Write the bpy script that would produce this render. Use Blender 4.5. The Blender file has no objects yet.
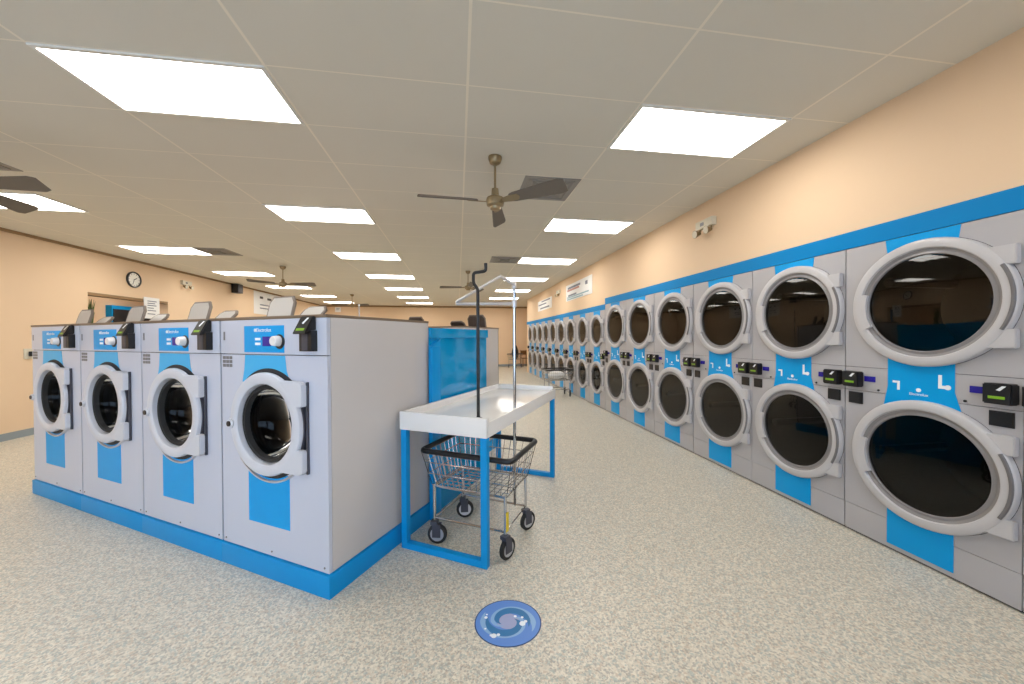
import bpy, bmesh, math, random
from mathutils import Vector, Matrix
random.seed(7)
PI = math.pi
scene = bpy.context.scene
COL = scene.collection

# ------------------------------------------------------------------ materials
def srgb(r, g, b):
    def f(c):
        c /= 255.0
        return c / 12.92 if c <= 0.04045 else ((c + 0.055) / 1.055) ** 2.4
    return (f(r), f(g), f(b), 1.0)

def mat(name, col, rough=0.5, metal=0.0, spec=0.5, noise=0.0, nscale=30.0, bump=0.0, coat=0.0):
    m = bpy.data.materials.new(name); m.use_nodes = True
    nt = m.node_tree; b = nt.nodes['Principled BSDF']
    b.inputs['Base Color'].default_value = col
    b.inputs['Roughness'].default_value = rough
    b.inputs['Metallic'].default_value = metal
    b.inputs['Specular IOR Level'].default_value = spec
    b.inputs['Coat Weight'].default_value = coat
    b.inputs['Coat Roughness'].default_value = 0.08
    if noise > 0 or bump > 0:
        tc = nt.nodes.new('ShaderNodeTexCoord')
        nz = nt.nodes.new('ShaderNodeTexNoise'); nz.inputs['Scale'].default_value = nscale
        nz.inputs['Detail'].default_value = 4
        nt.links.new(tc.outputs['Object'], nz.inputs['Vector'])
        if noise > 0:
            mx = nt.nodes.new('ShaderNodeMix'); mx.data_type = 'RGBA'
            mx.inputs[6].default_value = tuple(c * (1 - noise) for c in col[:3]) + (1,)
            mx.inputs[7].default_value = tuple(min(1, c * (1 + noise)) for c in col[:3]) + (1,)
            nt.links.new(nz.outputs['Fac'], mx.inputs[0])
            nt.links.new(mx.outputs[2], b.inputs['Base Color'])
        if bump > 0:
            bp = nt.nodes.new('ShaderNodeBump'); bp.inputs['Strength'].default_value = bump
            bp.inputs['Distance'].default_value = 0.01
            nt.links.new(nz.outputs['Fac'], bp.inputs['Height'])
            nt.links.new(bp.outputs['Normal'], b.inputs['Normal'])
    return m

def glass_mat(name, tint, refl=0.06, rough=0.02, ior=1.45):
    m = bpy.data.materials.new(name); m.use_nodes = True
    nt = m.node_tree; nt.nodes.clear()
    out = nt.nodes.new('ShaderNodeOutputMaterial')
    tr = nt.nodes.new('ShaderNodeBsdfTransparent'); tr.inputs[0].default_value = tint
    gl = nt.nodes.new('ShaderNodeBsdfGlossy'); gl.inputs['Roughness'].default_value = rough
    fr = nt.nodes.new('ShaderNodeFresnel'); fr.inputs['IOR'].default_value = ior
    ad = nt.nodes.new('ShaderNodeMath'); ad.operation = 'ADD'; ad.inputs[1].default_value = refl
    mx = nt.nodes.new('ShaderNodeMixShader')
    nt.links.new(fr.outputs[0], ad.inputs[0]); nt.links.new(ad.outputs[0], mx.inputs[0])
    nt.links.new(tr.outputs[0], mx.inputs[1]); nt.links.new(gl.outputs[0], mx.inputs[2])
    nt.links.new(mx.outputs[0], out.inputs[0])
    return m

def emit_mat(name, col, s):
    m = bpy.data.materials.new(name); m.use_nodes = True
    b = m.node_tree.nodes['Principled BSDF']
    b.inputs['Base Color'].default_value = (0.8, 0.8, 0.8, 1)
    b.inputs['Emission Color'].default_value = col
    b.inputs['Emission Strength'].default_value = s
    return m

def floor_mat():
    m = bpy.data.materials.new('flake_floor'); m.use_nodes = True
    nt = m.node_tree; b = nt.nodes['Principled BSDF']; N = nt.nodes.new; L = nt.links.new
    tc = N('ShaderNodeTexCoord')
    nz = N('ShaderNodeTexNoise'); nz.inputs['Scale'].default_value = 26; nz.inputs['Detail'].default_value = 5
    L(tc.outputs['Object'], nz.inputs['Vector'])
    mx = N('ShaderNodeMix'); mx.data_type = 'RGBA'
    mx.inputs[6].default_value = srgb(202, 194, 178); mx.inputs[7].default_value = srgb(220, 212, 196)
    L(nz.outputs['Fac'], mx.inputs[0]); prev = mx.outputs[2]
    for i, (c, sc, th) in enumerate([(srgb(188, 186, 174), 88, 0.62), (srgb(230, 223, 207), 110, 0.7), (srgb(190, 172, 152), 92, 0.82), (srgb(150, 150, 143), 124, 0.76), (srgb(166, 178, 174), 100, 0.86)]):
        v = N('ShaderNodeTexVoronoi'); v.inputs['Scale'].default_value = sc
        mp = N('ShaderNodeMapping'); mp.inputs['Location'].default_value = (i * 3.1, i * 1.7, 0)
        L(tc.outputs['Object'], mp.inputs['Vector']); L(mp.outputs[0], v.inputs['Vector'])
        sp = N('ShaderNodeSeparateColor'); L(v.outputs['Color'], sp.inputs[0])
        gt = N('ShaderNodeMath'); gt.operation = 'GREATER_THAN'; gt.inputs[1].default_value = th
        L(sp.outputs[0], gt.inputs[0])
        sc2 = N('ShaderNodeMath'); sc2.operation = 'MULTIPLY'; sc2.inputs[1].default_value = 0.62
        L(gt.outputs[0], sc2.inputs[0])
        k = N('ShaderNodeMix'); k.data_type = 'RGBA'
        L(sc2.outputs[0], k.inputs[0]); L(prev, k.inputs[6]); k.inputs[7].default_value = c
        prev = k.outputs[2]
    L(prev, b.inputs['Base Color'])
    b.inputs['Roughness'].default_value = 0.38
    b.inputs['Specular IOR Level'].default_value = 0.45
    return m

GX, GY = 0.072, 1.784            # ceiling grid offsets, tiles 1.22 x 0.61
def ceiling_mat():
    m = bpy.data.materials.new('ceiling_tile'); m.use_nodes = True
    nt = m.node_tree; b = nt.nodes['Principled BSDF']; N = nt.nodes.new; L = nt.links.new
    tc = N('ShaderNodeTexCoord'); sp = N('ShaderNodeSeparateXYZ'); L(tc.outputs['Object'], sp.inputs[0])
    def lines(sock, off, per, w):
        a = N('ShaderNodeMath'); a.operation = 'ADD'; a.inputs[1].default_value = -off + 40 * per; L(sock, a.inputs[0])
        d = N('ShaderNodeMath'); d.operation = 'PINGPONG'; d.inputs[1].default_value = per / 2; L(a.outputs[0], d.inputs[0])
        c = N('ShaderNodeMath'); c.operation = 'LESS_THAN'; c.inputs[1].default_value = w / 2; L(d.outputs[0], c.inputs[0])
        return c.outputs[0]
    x = lines(sp.outputs[0], GX, 1.22, 0.017); y = lines(sp.outputs[1], GY, 0.61, 0.010)
    mxm = N('ShaderNodeMath'); mxm.operation = 'MAXIMUM'; L(x, mxm.inputs[0]); L(y, mxm.inputs[1])
    nz = N('ShaderNodeTexNoise'); nz.inputs['Scale'].default_value = 1.1; L(tc.outputs['Object'], nz.inputs['Vector'])
    t = N('ShaderNodeMix'); t.data_type = 'RGBA'; t.inputs[6].default_value = srgb(216, 211, 198); t.inputs[7].default_value = srgb(222, 217, 204)
    L(nz.outputs['Fac'], t.inputs[0])
    k = N('ShaderNodeMix'); k.data_type = 'RGBA'; L(mxm.outputs[0], k.inputs[0]); L(t.outputs[2], k.inputs[6])
    k.inputs[7].default_value = srgb(238, 230, 214)
    L(k.outputs[2], b.inputs['Base Color']); b.inputs['Roughness'].default_value = 0.8
    b.inputs['Specular IOR Level'].default_value = 0.2
    return m

M = dict(
    floor=floor_mat(), ceiling=ceiling_mat(),
    wall=mat('peach_wall_paint', srgb(232, 203, 169), 0.75, noise=0.015, nscale=3, bump=0.02),
    trim=mat('brown_strip', srgb(150, 120, 84), 0.7),
    base=mat('grey_blue_baseboard', srgb(140, 150, 155), 0.5),
    blue=mat('bright_blue_paint', srgb(0, 146, 214), 0.42, spec=0.3, noise=0.03, nscale=4),
    stripe=mat('blue_band_paint', srgb(0, 130, 196), 0.5, spec=0.15),
    bluegloss=mat('glossy_blue_panel', srgb(0, 150, 208), 0.14, coat=0.6, noise=0.05, nscale=3),
    sticker=mat('blue_machine_panel', srgb(0, 158, 228), 0.35, spec=0.25),
    sticker2=mat('pale_blue_machine_panel', srgb(70, 178, 230), 0.35, spec=0.25),
    enamel=mat('grey_white_enamel', srgb(198, 202, 216), 0.3, noise=0.01, nscale=2),
    side=mat('galvanised_side_sheet', srgb(204, 198, 194), 0.26, 0.0, noise=0.03, nscale=3),
    dryer=mat('dryer_grey_enamel', srgb(178, 176, 179), 0.36),
    ring=mat('light_grey_door_plastic', srgb(192, 190, 192), 0.34),
    wring=mat('pale_door_plastic', srgb(206, 208, 216), 0.28),
    dbezel=mat('sloping_door_bezel', srgb(138, 135, 136), 0.35),
    bezel=mat('dark_grey_bezel', srgb(112, 110, 112), 0.35),
    gap=mat('dark_gap', srgb(40, 40, 44), 0.6),
    black=mat('black_plastic', srgb(22, 22, 25), 0.35),
    charcoal=mat('charcoal_plastic', srgb(66, 66, 76), 0.4),
    rubber=mat('black_rubber', srgb(30, 30, 30), 0.7),
    drum=mat('drum_steel', srgb(120, 120, 122), 0.3, 0.9, noise=0.2, nscale=40),
    wdrum=mat('washer_drum_steel', srgb(70, 76, 84), 0.35, 0.7, noise=0.2, nscale=40),
    ddrum=mat('dark_drum_steel', srgb(74, 72, 70), 0.45, 0.7, noise=0.2, nscale=30),
    chrome=mat('chrome_wire', srgb(200, 200, 200), 0.18, 1.0),
    alu=mat('brushed_aluminium', srgb(214, 214, 218), 0.35, 0.7),
    white=mat('white_laminate', srgb(236, 233, 230), 0.14),
    paper=mat('white_card', srgb(240, 240, 240), 0.6),
    ink=mat('printed_grey_ink', srgb(120, 125, 140), 0.6),
    redink=mat('printed_red_ink', srgb(196, 140, 130), 0.6),
    tealink=mat('printed_teal_ink', srgb(150, 180, 190), 0.6),
    darkink=mat('printed_dark_ink', srgb(60, 60, 68), 0.6),
    lettering=mat('white_lettering', srgb(238, 244, 250), 0.4),
    display=mat('violet_blue_display', srgb(44, 34, 150), 0.25),
    green=mat('lime_screen_strip', srgb(128, 176, 34), 0.4),
    yellow=mat('yellow_tag', srgb(226, 196, 32), 0.5),
    lid=mat('beige_dispenser_lid', srgb(186, 180, 172), 0.4),
    backlitlid=mat('backlit_dispenser_lid', srgb(74, 64, 58), 0.5),
    lidrim=mat('brown_lid_rim', srgb(120, 108, 98), 0.5),
    toptrim=mat('brown_top_edge', srgb(124, 104, 84), 0.5),
    bronze=mat('antique_bronze', srgb(150, 132, 100), 0.35, 0.6),
    blade=mat('grey_brown_fan_blade', srgb(108, 98, 86), 0.5, noise=0.06, nscale=20),
    vent=mat('grey_diffuser_metal', srgb(150, 146, 140), 0.5, 0.2),
    ventdark=mat('diffuser_slot_dark', srgb(120, 116, 110), 0.6),
    sglass=glass_mat('smoked_small_dryer_glass', (0.55, 0.52, 0.47, 1), 0.015, ior=1.36),
    dglass=glass_mat('dark_dryer_glass', (0.30, 0.29, 0.27, 1), 0.015, ior=1.36),
    wglass=glass_mat('washer_glass', (0.2, 0.24, 0.28, 1), 0.0, ior=1.22),
    pane=glass_mat('window_pane', (0.93, 0.97, 1.0, 1), 0.0),
    light=emit_mat('light_diffuser', (1.0, 0.96, 0.90, 1), 9.0),
    lframe=mat('white_light_frame', srgb(225, 222, 214), 0.5),
    leaf=mat('plant_leaf', srgb(74, 92, 40), 0.6),
    pot=mat('terracotta_pot', srgb(150, 96, 66), 0.7),
    cloth=mat('white_laundry_cloth', srgb(225, 225, 225), 0.9),
    ycloth=mat('yellow_laundry_cloth', srgb(226, 188, 70), 0.9),
    clockface=mat('clock_face', srgb(236, 234, 226), 0.5),
    wood=mat('brown_wood', srgb(120, 84, 48), 0.5, noise=0.15, nscale=12),
    ivory=mat('ivory_plastic', srgb(214, 206, 186), 0.5),
    dblue=mat('logo_periwinkle', srgb(96, 140, 212), 0.45),
    dedge=mat('logo_navy_edge', srgb(44, 70, 118), 0.45),
    dmid=mat('logo_mid_blue', srgb(52, 118, 172), 0.45),
    dlight=mat('logo_light_blue', srgb(140, 178, 218), 0.45),
    dlav=mat('logo_lavender', srgb(162, 168, 204), 0.45),
)

# ------------------------------------------------------------------ mesh helpers
def smooth_by_angle(me, ang=35):
    for p in me.polygons: p.use_smooth = True
    bm = bmesh.new(); bm.from_mesh(me)
    for e in bm.edges:
        if len(e.link_faces) == 2 and e.calc_face_angle(0) > math.radians(ang): e.smooth = False
    bm.to_mesh(me); bm.free()

class MB:
    """collects shapes that form ONE mesh"""
    def __init__(s): s.bm = bmesh.new(); s.mats = []
    def mi(s, m):
        if m not in s.mats: s.mats.append(m)
        return s.mats.index(m)
    def _tag(s, faces, m):
        i = s.mi(m) if m is not None else 0
        for f in faces: f.material_index = i
    def box(s, x0, x1, y0, y1, z0, z1, bev=0.0, m=None, mtx=None):
        t = bmesh.new(); bmesh.ops.create_cube(t, size=1)
        bmesh.ops.scale(t, vec=(x1 - x0, y1 - y0, z1 - z0), verts=t.verts)
        bmesh.ops.translate(t, vec=((x0 + x1) / 2, (y0 + y1) / 2, (z0 + z1) / 2), verts=t.verts)
        if bev > 0: bmesh.ops.bevel(t, geom=t.edges[:], offset=bev, segments=2, affect='EDGES', profile=0.7)
        s._merge(t, m, mtx)
    def _merge(s, t, m, mtx=None):
        if mtx is not None: bmesh.ops.transform(t, matrix=mtx, verts=t.verts)
        mp = {v: s.bm.verts.new(v.co) for v in t.verts}
        fs = []
        for f in t.faces:
            try: fs.append(s.bm.faces.new([mp[v] for v in f.verts]))
            except ValueError: pass
        s._tag(fs, m); t.free()
    def grid(s, rows, m=None, close_u=False, close_v=False):
        vs = [[s.bm.verts.new(p) for p in r] for r in rows]
        n, k = len(vs), len(vs[0]); fs = []
        for i in range(n if close_u else n - 1):
            for j in range(k if close_v else k - 1):
                a, b, c, d = vs[i][j], vs[i][(j + 1) % k], vs[(i + 1) % n][(j + 1) % k], vs[(i + 1) % n][j]
                try: fs.append(s.bm.faces.new([a, b, c, d]))
                except ValueError: pass
        s._tag(fs, m); return vs
    def face(s, pts, m=None):
        f = s.bm.faces.new([s.bm.verts.new(p) for p in pts]); s._tag([f], m)
    def lathe_y(s, prof, cx, cz, seg=48, m=None, a0=0.0, a1=2 * PI):
        """profile of (radius, y) spun about the axis through (cx,*,cz) that runs along y"""
        full = abs(a1 - a0 - 2 * PI) < 1e-6
        n = seg if full else seg + 1
        rows = []
        for i in range(n):
            a = a0 + (a1 - a0) * i / seg
            rows.append([(cx + r * math.cos(a), y, cz + r * math.sin(a)) for r, y in prof])
        vs = s.grid(rows, m, close_u=full)
        if not full:
            for r in (vs[0], vs[-1]):
                if len(r) > 2:
                    try: s._tag([s.bm.faces.new(r)], m)
                    except ValueError: pass
    def lathe_z(s, prof, cx, cy, seg=32, m=None):
        rows = []
        for i in range(seg):
            a = 2 * PI * i / seg
            rows.append([(cx + r * math.cos(a), cy + r * math.sin(a), z) for r, z in prof])
        s.grid(rows, m, close_u=True)
    def disc_y(s, r, cx, y, cz, seg=48, m=None):
        s.face([(cx + r * math.cos(2 * PI * i / seg), y, cz + r * math.sin(2 * PI * i / seg)) for i in range(seg)], m)
    def cyl(s, p0, p1, r, seg=12, m=None): s.tube([p0, p1], r, seg, m)
    def tube(s, pts, r, seg=10, m=None):
        pts = [Vector(p) for p in pts]; rows = []
        up = None
        for i, p in enumerate(pts):
            d = ((pts[min(i + 1, len(pts) - 1)] - p).normalized() + (p - pts[max(i - 1, 0)]).normalized()).normalized()
            if up is None:
                ref = Vector((0, 0, 1)) if abs(d.z) < 0.9 else Vector((1, 0, 0))
                up = d.cross(ref).normalized()
            up = (up - d * up.dot(d)).normalized(); sd = d.cross(up)
            rr = r[i] if isinstance(r, (list, tuple)) else r
            rows.append([tuple(p + up * math.cos(2 * PI * k / seg) * rr + sd * math.sin(2 * PI * k / seg) * rr) for k in range(seg)])
        vs = s.grid(rows, m, close_v=True)
        for row in (vs[0], vs[-1]):
            try: s._tag([s.bm.faces.new(row)], m)
            except ValueError: pass
    def prism_y(s, poly, y0, y1, m=None, bev=0.0):
        t = bmesh.new(); v = [t.verts.new((x, y0, z)) for x, z in poly]; f = t.faces.new(v)
        r = bmesh.ops.extrude_face_region(t, geom=[f]); nv = [e for e in r['geom'] if isinstance(e, bmesh.types.BMVert)]
        bmesh.ops.translate(t, vec=(0, y1 - y0, 0), verts=nv)
        bmesh.ops.recalc_face_normals(t, faces=t.faces)
        if bev > 0: bmesh.ops.bevel(t, geom=t.edges[:], offset=bev, segments=2, affect='EDGES')
        s._merge(t, m)
    def prism_z(s, poly, z0, z1, m=None, bev=0.0, mtx=None):
        t = bmesh.new(); v = [t.verts.new((x, y, z0)) for x, y in poly]; f = t.faces.new(v)
        r = bmesh.ops.extrude_face_region(t, geom=[f]); nv = [e for e in r['geom'] if isinstance(e, bmesh.types.BMVert)]
        bmesh.ops.translate(t, vec=(0, 0, z1 - z0), verts=nv)
        bmesh.ops.recalc_face_normals(t, faces=t.faces)
        if bev > 0: bmesh.ops.bevel(t, geom=t.edges[:], offset=bev, segments=2, affect='EDGES')
        s._merge(t, m, mtx)
    def holed_plate(s, x0, x1, z0, z1, cx, cz, r, y0, y1, m=None, seg=64):
        """rectangular plate (front y0, back y1) with a round hole"""
        angs = [2 * PI * i / seg for i in range(seg)]
        for x, z in ((x0, z0), (x1, z0), (x1, z1), (x0, z1)): angs.append(math.atan2(z - cz, x - cx) % (2 * PI))
        angs = sorted(set(round(a, 6) for a in angs))
        def edge(a):
            dx, dz = math.cos(a), math.sin(a); t = 1e9
            if dx > 1e-9: t = min(t, (x1 - cx) / dx)
            if dx < -1e-9: t = min(t, (x0 - cx) / dx)
            if dz > 1e-9: t = min(t, (z1 - cz) / dz)
            if dz < -1e-9: t = min(t, (z0 - cz) / dz)
            return cx + dx * t, cz + dz * t
        rows = []
        for a in angs:
            ex_, ez_ = edge(a); ix, iz = cx + r * math.cos(a), cz + r * math.sin(a)
            rows.append([(ix, y1, iz), (ix, y0, iz), (ex_, y0, ez_), (ex_, y1, ez_)])
        s.grid(rows, m, close_u=True)
    def build(s, name, m, parent=None, ang=35, normals=True):
        if not s.mats: s.mats = [m]
        elif None in s.mats: s.mats[s.mats.index(None)] = m
        if normals: bmesh.ops.recalc_face_normals(s.bm, faces=s.bm.faces)
        me = bpy.data.meshes.new(name); s.bm.to_mesh(me); s.bm.free()
        for mm in s.mats: me.materials.append(mm)
        smooth_by_angle(me, ang)
        o = bpy.data.objects.new(name, me); COL.objects.link(o)
        if parent is not None: o.parent = parent
        return o

def tag(o, label=None, cat=None, group=None, kind=None):
    if label: o['label'] = label
    if cat: o['category'] = cat
    if group: o['group'] = group
    if kind: o['kind'] = kind
    return o
def thing(name, label, cat, loc=(0, 0, 0), rz=0.0, group=None):
    o = bpy.data.objects.new(name, None); COL.objects.link(o)
    o.empty_display_size = 0.1; o.location = loc; o.rotation_euler = (0, 0, rz)
    return tag(o, label, cat, group)
def copy_tree(o, parent=None):
    c = o.copy(); COL.objects.link(c)
    if parent is not None: c.parent = parent
    for ch in list(o.children): copy_tree(ch, c)
    return c
def dup(root, loc, rz, label):
    c = copy_tree(root); c.location = loc; c.rotation_euler = (0, 0, rz); c['label'] = label
    return c
def struct(o): o['kind'] = 'structure'; return o

def text_mesh(name, txt, size, m, parent, loc, rot):
    cu = bpy.data.curves.new(name, 'FONT'); cu.body = txt; cu.size = size; cu.align_x = 'CENTER'; cu.align_y = 'CENTER'
    cu.extrude = 0.0006
    t = bpy.data.objects.new('tmp_text', cu); COL.objects.link(t)
    bpy.context.view_layer.update()
    me = bpy.data.meshes.new_from_object(t.evaluated_get(bpy.context.evaluated_depsgraph_get()))
    bpy.data.objects.remove(t); me.name = name
    me.transform(Matrix.Translation(loc) @ rot.to_matrix().to_4x4())
    me.materials.clear(); me.materials.append(m)
    o = bpy.data.objects.new(name, me); COL.objects.link(o); o.parent = parent
    return o
from mathutils import Euler
FRONT = Euler((PI / 2, 0, 0))        # text read from -y

# ------------------------------------------------------------------ layout numbers (metres; camera above the origin)
CAMH = 1.497
HC = 3.152                 # ceiling
DX = 2.993                 # plane of the dryer fronts
XL = -6.65                 # left wall
YF = 18.9                 # far wall
YN = -2.6                  # wall behind the camera
WA = 0.53                  # turn of the washer island
OX, OY = -0.737, 2.195     # near right corner of the washer island
CW, SW = math.cos(WA), math.sin(WA)
def isl(a, b, z=0.0):      # island frame: a to the left along the washer fronts, b back into the row
    return (OX - CW * a + SW * b, OY + SW * a + CW * b, z)

# ------------------------------------------------------------------ setting
b = MB(); b.box(XL - 4, DX + 1.4, YN - 0.2, YF + 0.2, -0.12, 0.0); struct(b.build('floor', M['floor']))
b = MB(); b.box(XL - 0.2, DX + 1.4, YN - 0.2, YF + 0.2, HC, HC + 0.12); struct(b.build('ceiling', M['ceiling']))
OPY0, OPY1, OPZ0, OPZ1 = 7.63, 9.46, 1.02, 2.365
b = MB()
b.box(XL - 0.2, XL, YN - 0.2, OPY0, 0, HC); b.box(XL - 0.2, XL, OPY1, YF + 0.2, 0, HC)
b.box(XL - 0.2, XL, OPY0, OPY1, 0, OPZ0); b.box(XL - 0.2, XL, OPY0, OPY1, OPZ1, HC)
struct(b.build('wall_left', M['wall']))
b = MB()                                         # office behind the service opening
b.box(-9.5, -9.4, 5.6, 13.2, 0, HC - 0.002); b.box(-9.4, XL - 0.2, 5.5, 5.6, 0, HC - 0.002); b.box(-9.4, XL - 0.2, 13.2, 13.3, 0, HC - 0.002)
b.box(-9.5, XL - 0.2, 5.5, 13.3, HC + 0.0, HC + 0.1)
struct(b.build('wall_office', M['wall']))
b = MB()
b.box(DX + 0.012, DX + 0.12, YN - 0.2, 7.035, 2.19, HC); b.box(DX + 0.012, DX + 0.12, 7.035, 15.19, 2.085, HC)
b.box(DX + 0.012, DX + 1.15, 15.19, 15.53, 0, HC); b.box(DX + 0.012, DX + 0.12, YN - 0.2, 0.57, 0, 2.19)
b.box(DX + 1.15, DX + 1.4, YN - 0.2, YF + 0.2, 0, HC)
struct(b.build('wall_right', M['wall']))
b = MB(); b.box(XL, DX + 1.15, YF, YF + 0.2, 0, HC); struct(b.build('wall_far', M['wall']))
# wall behind the camera with two shop windows
b = MB()
W1 = (-5.9, -2.4); W2 = (-1.7, 1.8); WZ0, WZ1 = 0.7, 2.6
b.box(XL, DX + 1.15, YN - 0.2, YN, 0, WZ0); b.box(XL, DX + 1.15, YN - 0.2, YN, WZ1, HC)
for x0, x1 in ((XL, W1[0]), (W1[1], W2[0]), (W2[1], DX + 1.15)): b.box(x0, x1, YN - 0.2, YN, WZ0, WZ1)
struct(b.build('wall_near', M['wall']))
for i, (x0, x1) in enumerate((W1, W2)):
    f = MB(); t = 0.05
    for q in ((x0, x0 + t, WZ0, WZ1), (x1 - t, x1, WZ0, WZ1), (x0, x1, WZ0, WZ0 + t), (x0, x1, WZ1 - t, WZ1), ((x0 + x1) / 2 - 0.025, (x0 + x1) / 2 + 0.025, WZ0, WZ1)):
        f.box(q[0], q[1], YN - 0.13, YN - 0.06, q[2], q[3])
    fr = struct(f.build('window_%d' % (i + 1), M['alu']))
    p = MB(); p.box(x0 + t, x1 - t, YN - 0.1, YN - 0.094, WZ0 + t, WZ1 - t); p.build('window_pane', M['pane'], fr)
b = MB(); b.box(XL, XL + 0.012, YN, YF, 0, 0.11); struct(b.build('baseboard_left', M['base']))
b = MB(); b.box(XL, DX + 1.15, YF - 0.012, YF, 0, 0.11); struct(b.build('baseboard_far', M['base']))
b = MB(); b.box(DX - 0.004, DX + 0.012, 0.57, 7.035, 2.176, 2.302); struct(b.build('trim_1', M['stripe']))
b = MB(); b.box(DX - 0.004, DX + 0.012, 7.035, 15.53, 2.074, 2.184); struct(b.build('trim_2', M['stripe']))
b = MB(); b.box(XL, XL + 0.02, YN, YF, HC - 0.045, HC); struct(b.build('trim_3', M['trim']))  # plain brown strip along the top of the left wall
b = MB(); b.box(XL + 0.02, DX + 1.15, YF - 0.02, YF, HC - 0.08, HC); struct(b.build('trim_4', M['trim']))  # same brown strip along the top of the far wall
b = MB(); b.box(XL - 0.21, XL + 0.002, OPY0, OPY1, OPZ1 - 0.05, OPZ1, 0.002); struct(b.build('trim_5', M['trim']))  # brown strip under the head of the service opening

# ------------------------------------------------------------------ ceiling lights
def light_panel(label):
    r = thing('ceiling_light_panel', label, 'ceiling light', group='ceiling light panels')
    f = MB(); w, d, t = 0.605, 0.301, 0.022
    f.box(-w, w, -d, -d + t, -0.012, 0); f.box(-w, w, d - t, d, -0.012, 0); f.box(-w, -w + t, -d + t, d - t, -0.012, 0); f.box(w - t, w, -d + t, d - t, -0.012, 0)
    f.build('frame', M['lframe'], r)
    q = MB(); q.box(-w + t, w - t, -d + t, d - t, -0.008, -0.002); q.build('diffuser', M['light'], r)
    return r
ordn = ['first', 'second', 'third', 'fourth', 'fifth', 'sixth', 'seventh', 'eighth']
first = None
for cx, cname in ((-5.92 + 0.61, 'left'), (-2.37 + 0.61, 'middle'), (1.29 + 0.61, 'right')):
    for k in range(-1, 7):
        y = GY + 0.61 + 2.44 * k + 0.305
        n = k if cname == 'left' else k + 1
        if k < 0 or (cname == 'left' and k == 0):
            lab = 'white ceiling light panel of the %s row %s' % (cname, 'behind the camera' if k < 0 else 'left of the view')
        elif n == 1:
            lab = {'left': 'bright ceiling light panel cut by the left photo edge behind fan blade tip', 'middle': 'biggest bright ceiling light panel above the washers at upper left', 'right': 'large bright ceiling light panel at upper right near the dryer wall'}[cname]
        else:
            lab = 'bright ceiling light panel, %s from the camera in the %s row' % (ordn[n - 1], {'left': 'leftmost', 'middle': 'middle', 'right': 'right hand'}[cname])
        if first is None:
            first = light_panel(lab); o = first
        else: o = copy_tree(first); o['label'] = lab
        o.location = (cx, y, HC - 0.001)
# unseen panels added to brighten the office
o = copy_tree(first); o['label'] = 'ceiling light panel in the office behind the service opening'; o.location = (-8.0, 8.6, HC - 0.002); o2 = copy_tree(o); o2['label'] = 'second added unseen light panel brightening the office behind the service opening'; o2.location = (-8.0, 11.1, HC - 0.002)

# ------------------------------------------------------------------ ceiling diffusers
first = None
for x, y, lab in ((0.987, 3.924, 'grey square ceiling air vent beside the nearest ceiling fan'),
                  (0.987, 7.584, 'grey square ceiling air vent left of a right row light panel'),
                  (-4.5, 7.584, 'grey square ceiling air vent beside the second left row light'),
                  (-4.5, 3.924, 'grey square ceiling air vent cut off by left photo edge')):
    if first is None:
        first = thing('ceiling_vent', lab, 'air vent', group='square ceiling vents')
        f = MB()
        s = 0.297
        f.box(-s, s, -s, s, -0.006, 0)
        for k in range(1, 4):
            q = s - 0.05 * k; h = -0.006 - 0.006 * (k % 2)
            f.box(-q, q, -q, -q + 0.02, -0.014, -0.006); f.box(-q, q, q - 0.02, q, -0.014, -0.006)
            f.box(-q, -q + 0.02, -q, q, -0.014, -0.006); f.box(q - 0.02, q, -q, q, -0.014, -0.006)
        f.build('louvre_rings', M['vent'], first)
        g = MB(); g.box(-0.1, 0.1, -0.1, 0.1, -0.018, -0.006, 0.003); g.build('centre_plate', M['ventdark'], first)
        o = first
    else: o = copy_tree(first); o['label'] = lab
    o.location = (x, y, HC - 0.001)

# ------------------------------------------------------------------ ceiling fans
def make_fan(label):
    r = thing('ceiling_fan', label, 'ceiling fan', group='three bladed ceiling fans')
    c = MB(); c.lathe_z([(0.0, -0.001), (0.062, -0.001), (0.062, -0.02), (0.05, -0.055), (0.02, -0.075), (0.0, -0.075)], 0, 0); c.build('canopy', M['bronze'], r)
    d = MB(); d.cyl((0, 0, -0.07), (0, 0, -0.32), 0.011); d.build('downrod', M['bronze'], r)
    m = MB(); m.lathe_z([(0.0, -0.29), (0.03, -0.29), (0.036, -0.35), (0.05, -0.36), (0.078, -0.375), (0.085, -0.4), (0.078, -0.44), (0.05, -0.455), (0.045, -0.475), (0.0, -0.48)], 0, 0)
    m.build('motor_housing', M['bronze'], r)
    for ang in (80, 183, 321):
        bl = MB()
        mt = Matrix.Rotation(math.radians(ang), 4, 'Z') @ Matrix.Translation((0, 0, -0.40)) @ Matrix.Rotation(math.radians(-27), 4, 'X')
        bl.prism_z([(0.16, -0.04), (0.2, -0.05), (0.64, -0.076), (0.69, -0.06), (0.69, 0.06), (0.64, 0.076), (0.2, 0.05), (0.16, 0.04)], -0.005, 0.005, mtx=mt, bev=0.002)
        bo = bl.build('blade', M['blade'], r)
        ir = MB(); ir.prism_z([(0.07, -0.02), (0.16, -0.035), (0.24, -0.03), (0.26, 0), (0.24, 0.03), (0.16, 0.035), (0.07, 0.02)], -0.012, -0.006, mtx=mt, bev=0.001)
        ir.build('blade_bracket', M['bronze'], bo)
    return r
fan = make_fan('nearest bronze ceiling fan with three grey brown blades beside square vent'); fan.location = (0.345, 3.3, HC)
dup(fan, (-3.99, 3.50, HC), math.radians(-84), 'ceiling fan at left photo edge, only its blade tips in view')
dup(fan, (-3.94, 8.92, HC), math.radians(40), 'ceiling fan above the left washers, between two left row lights')
dup(fan, (0.256, 8.96, HC), math.radians(95), 'ceiling fan seen behind the bent black pole')
dup(fan, (-3.92, 14.28, HC), math.radians(20), 'most distant ceiling fan near the far wall')

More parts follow.
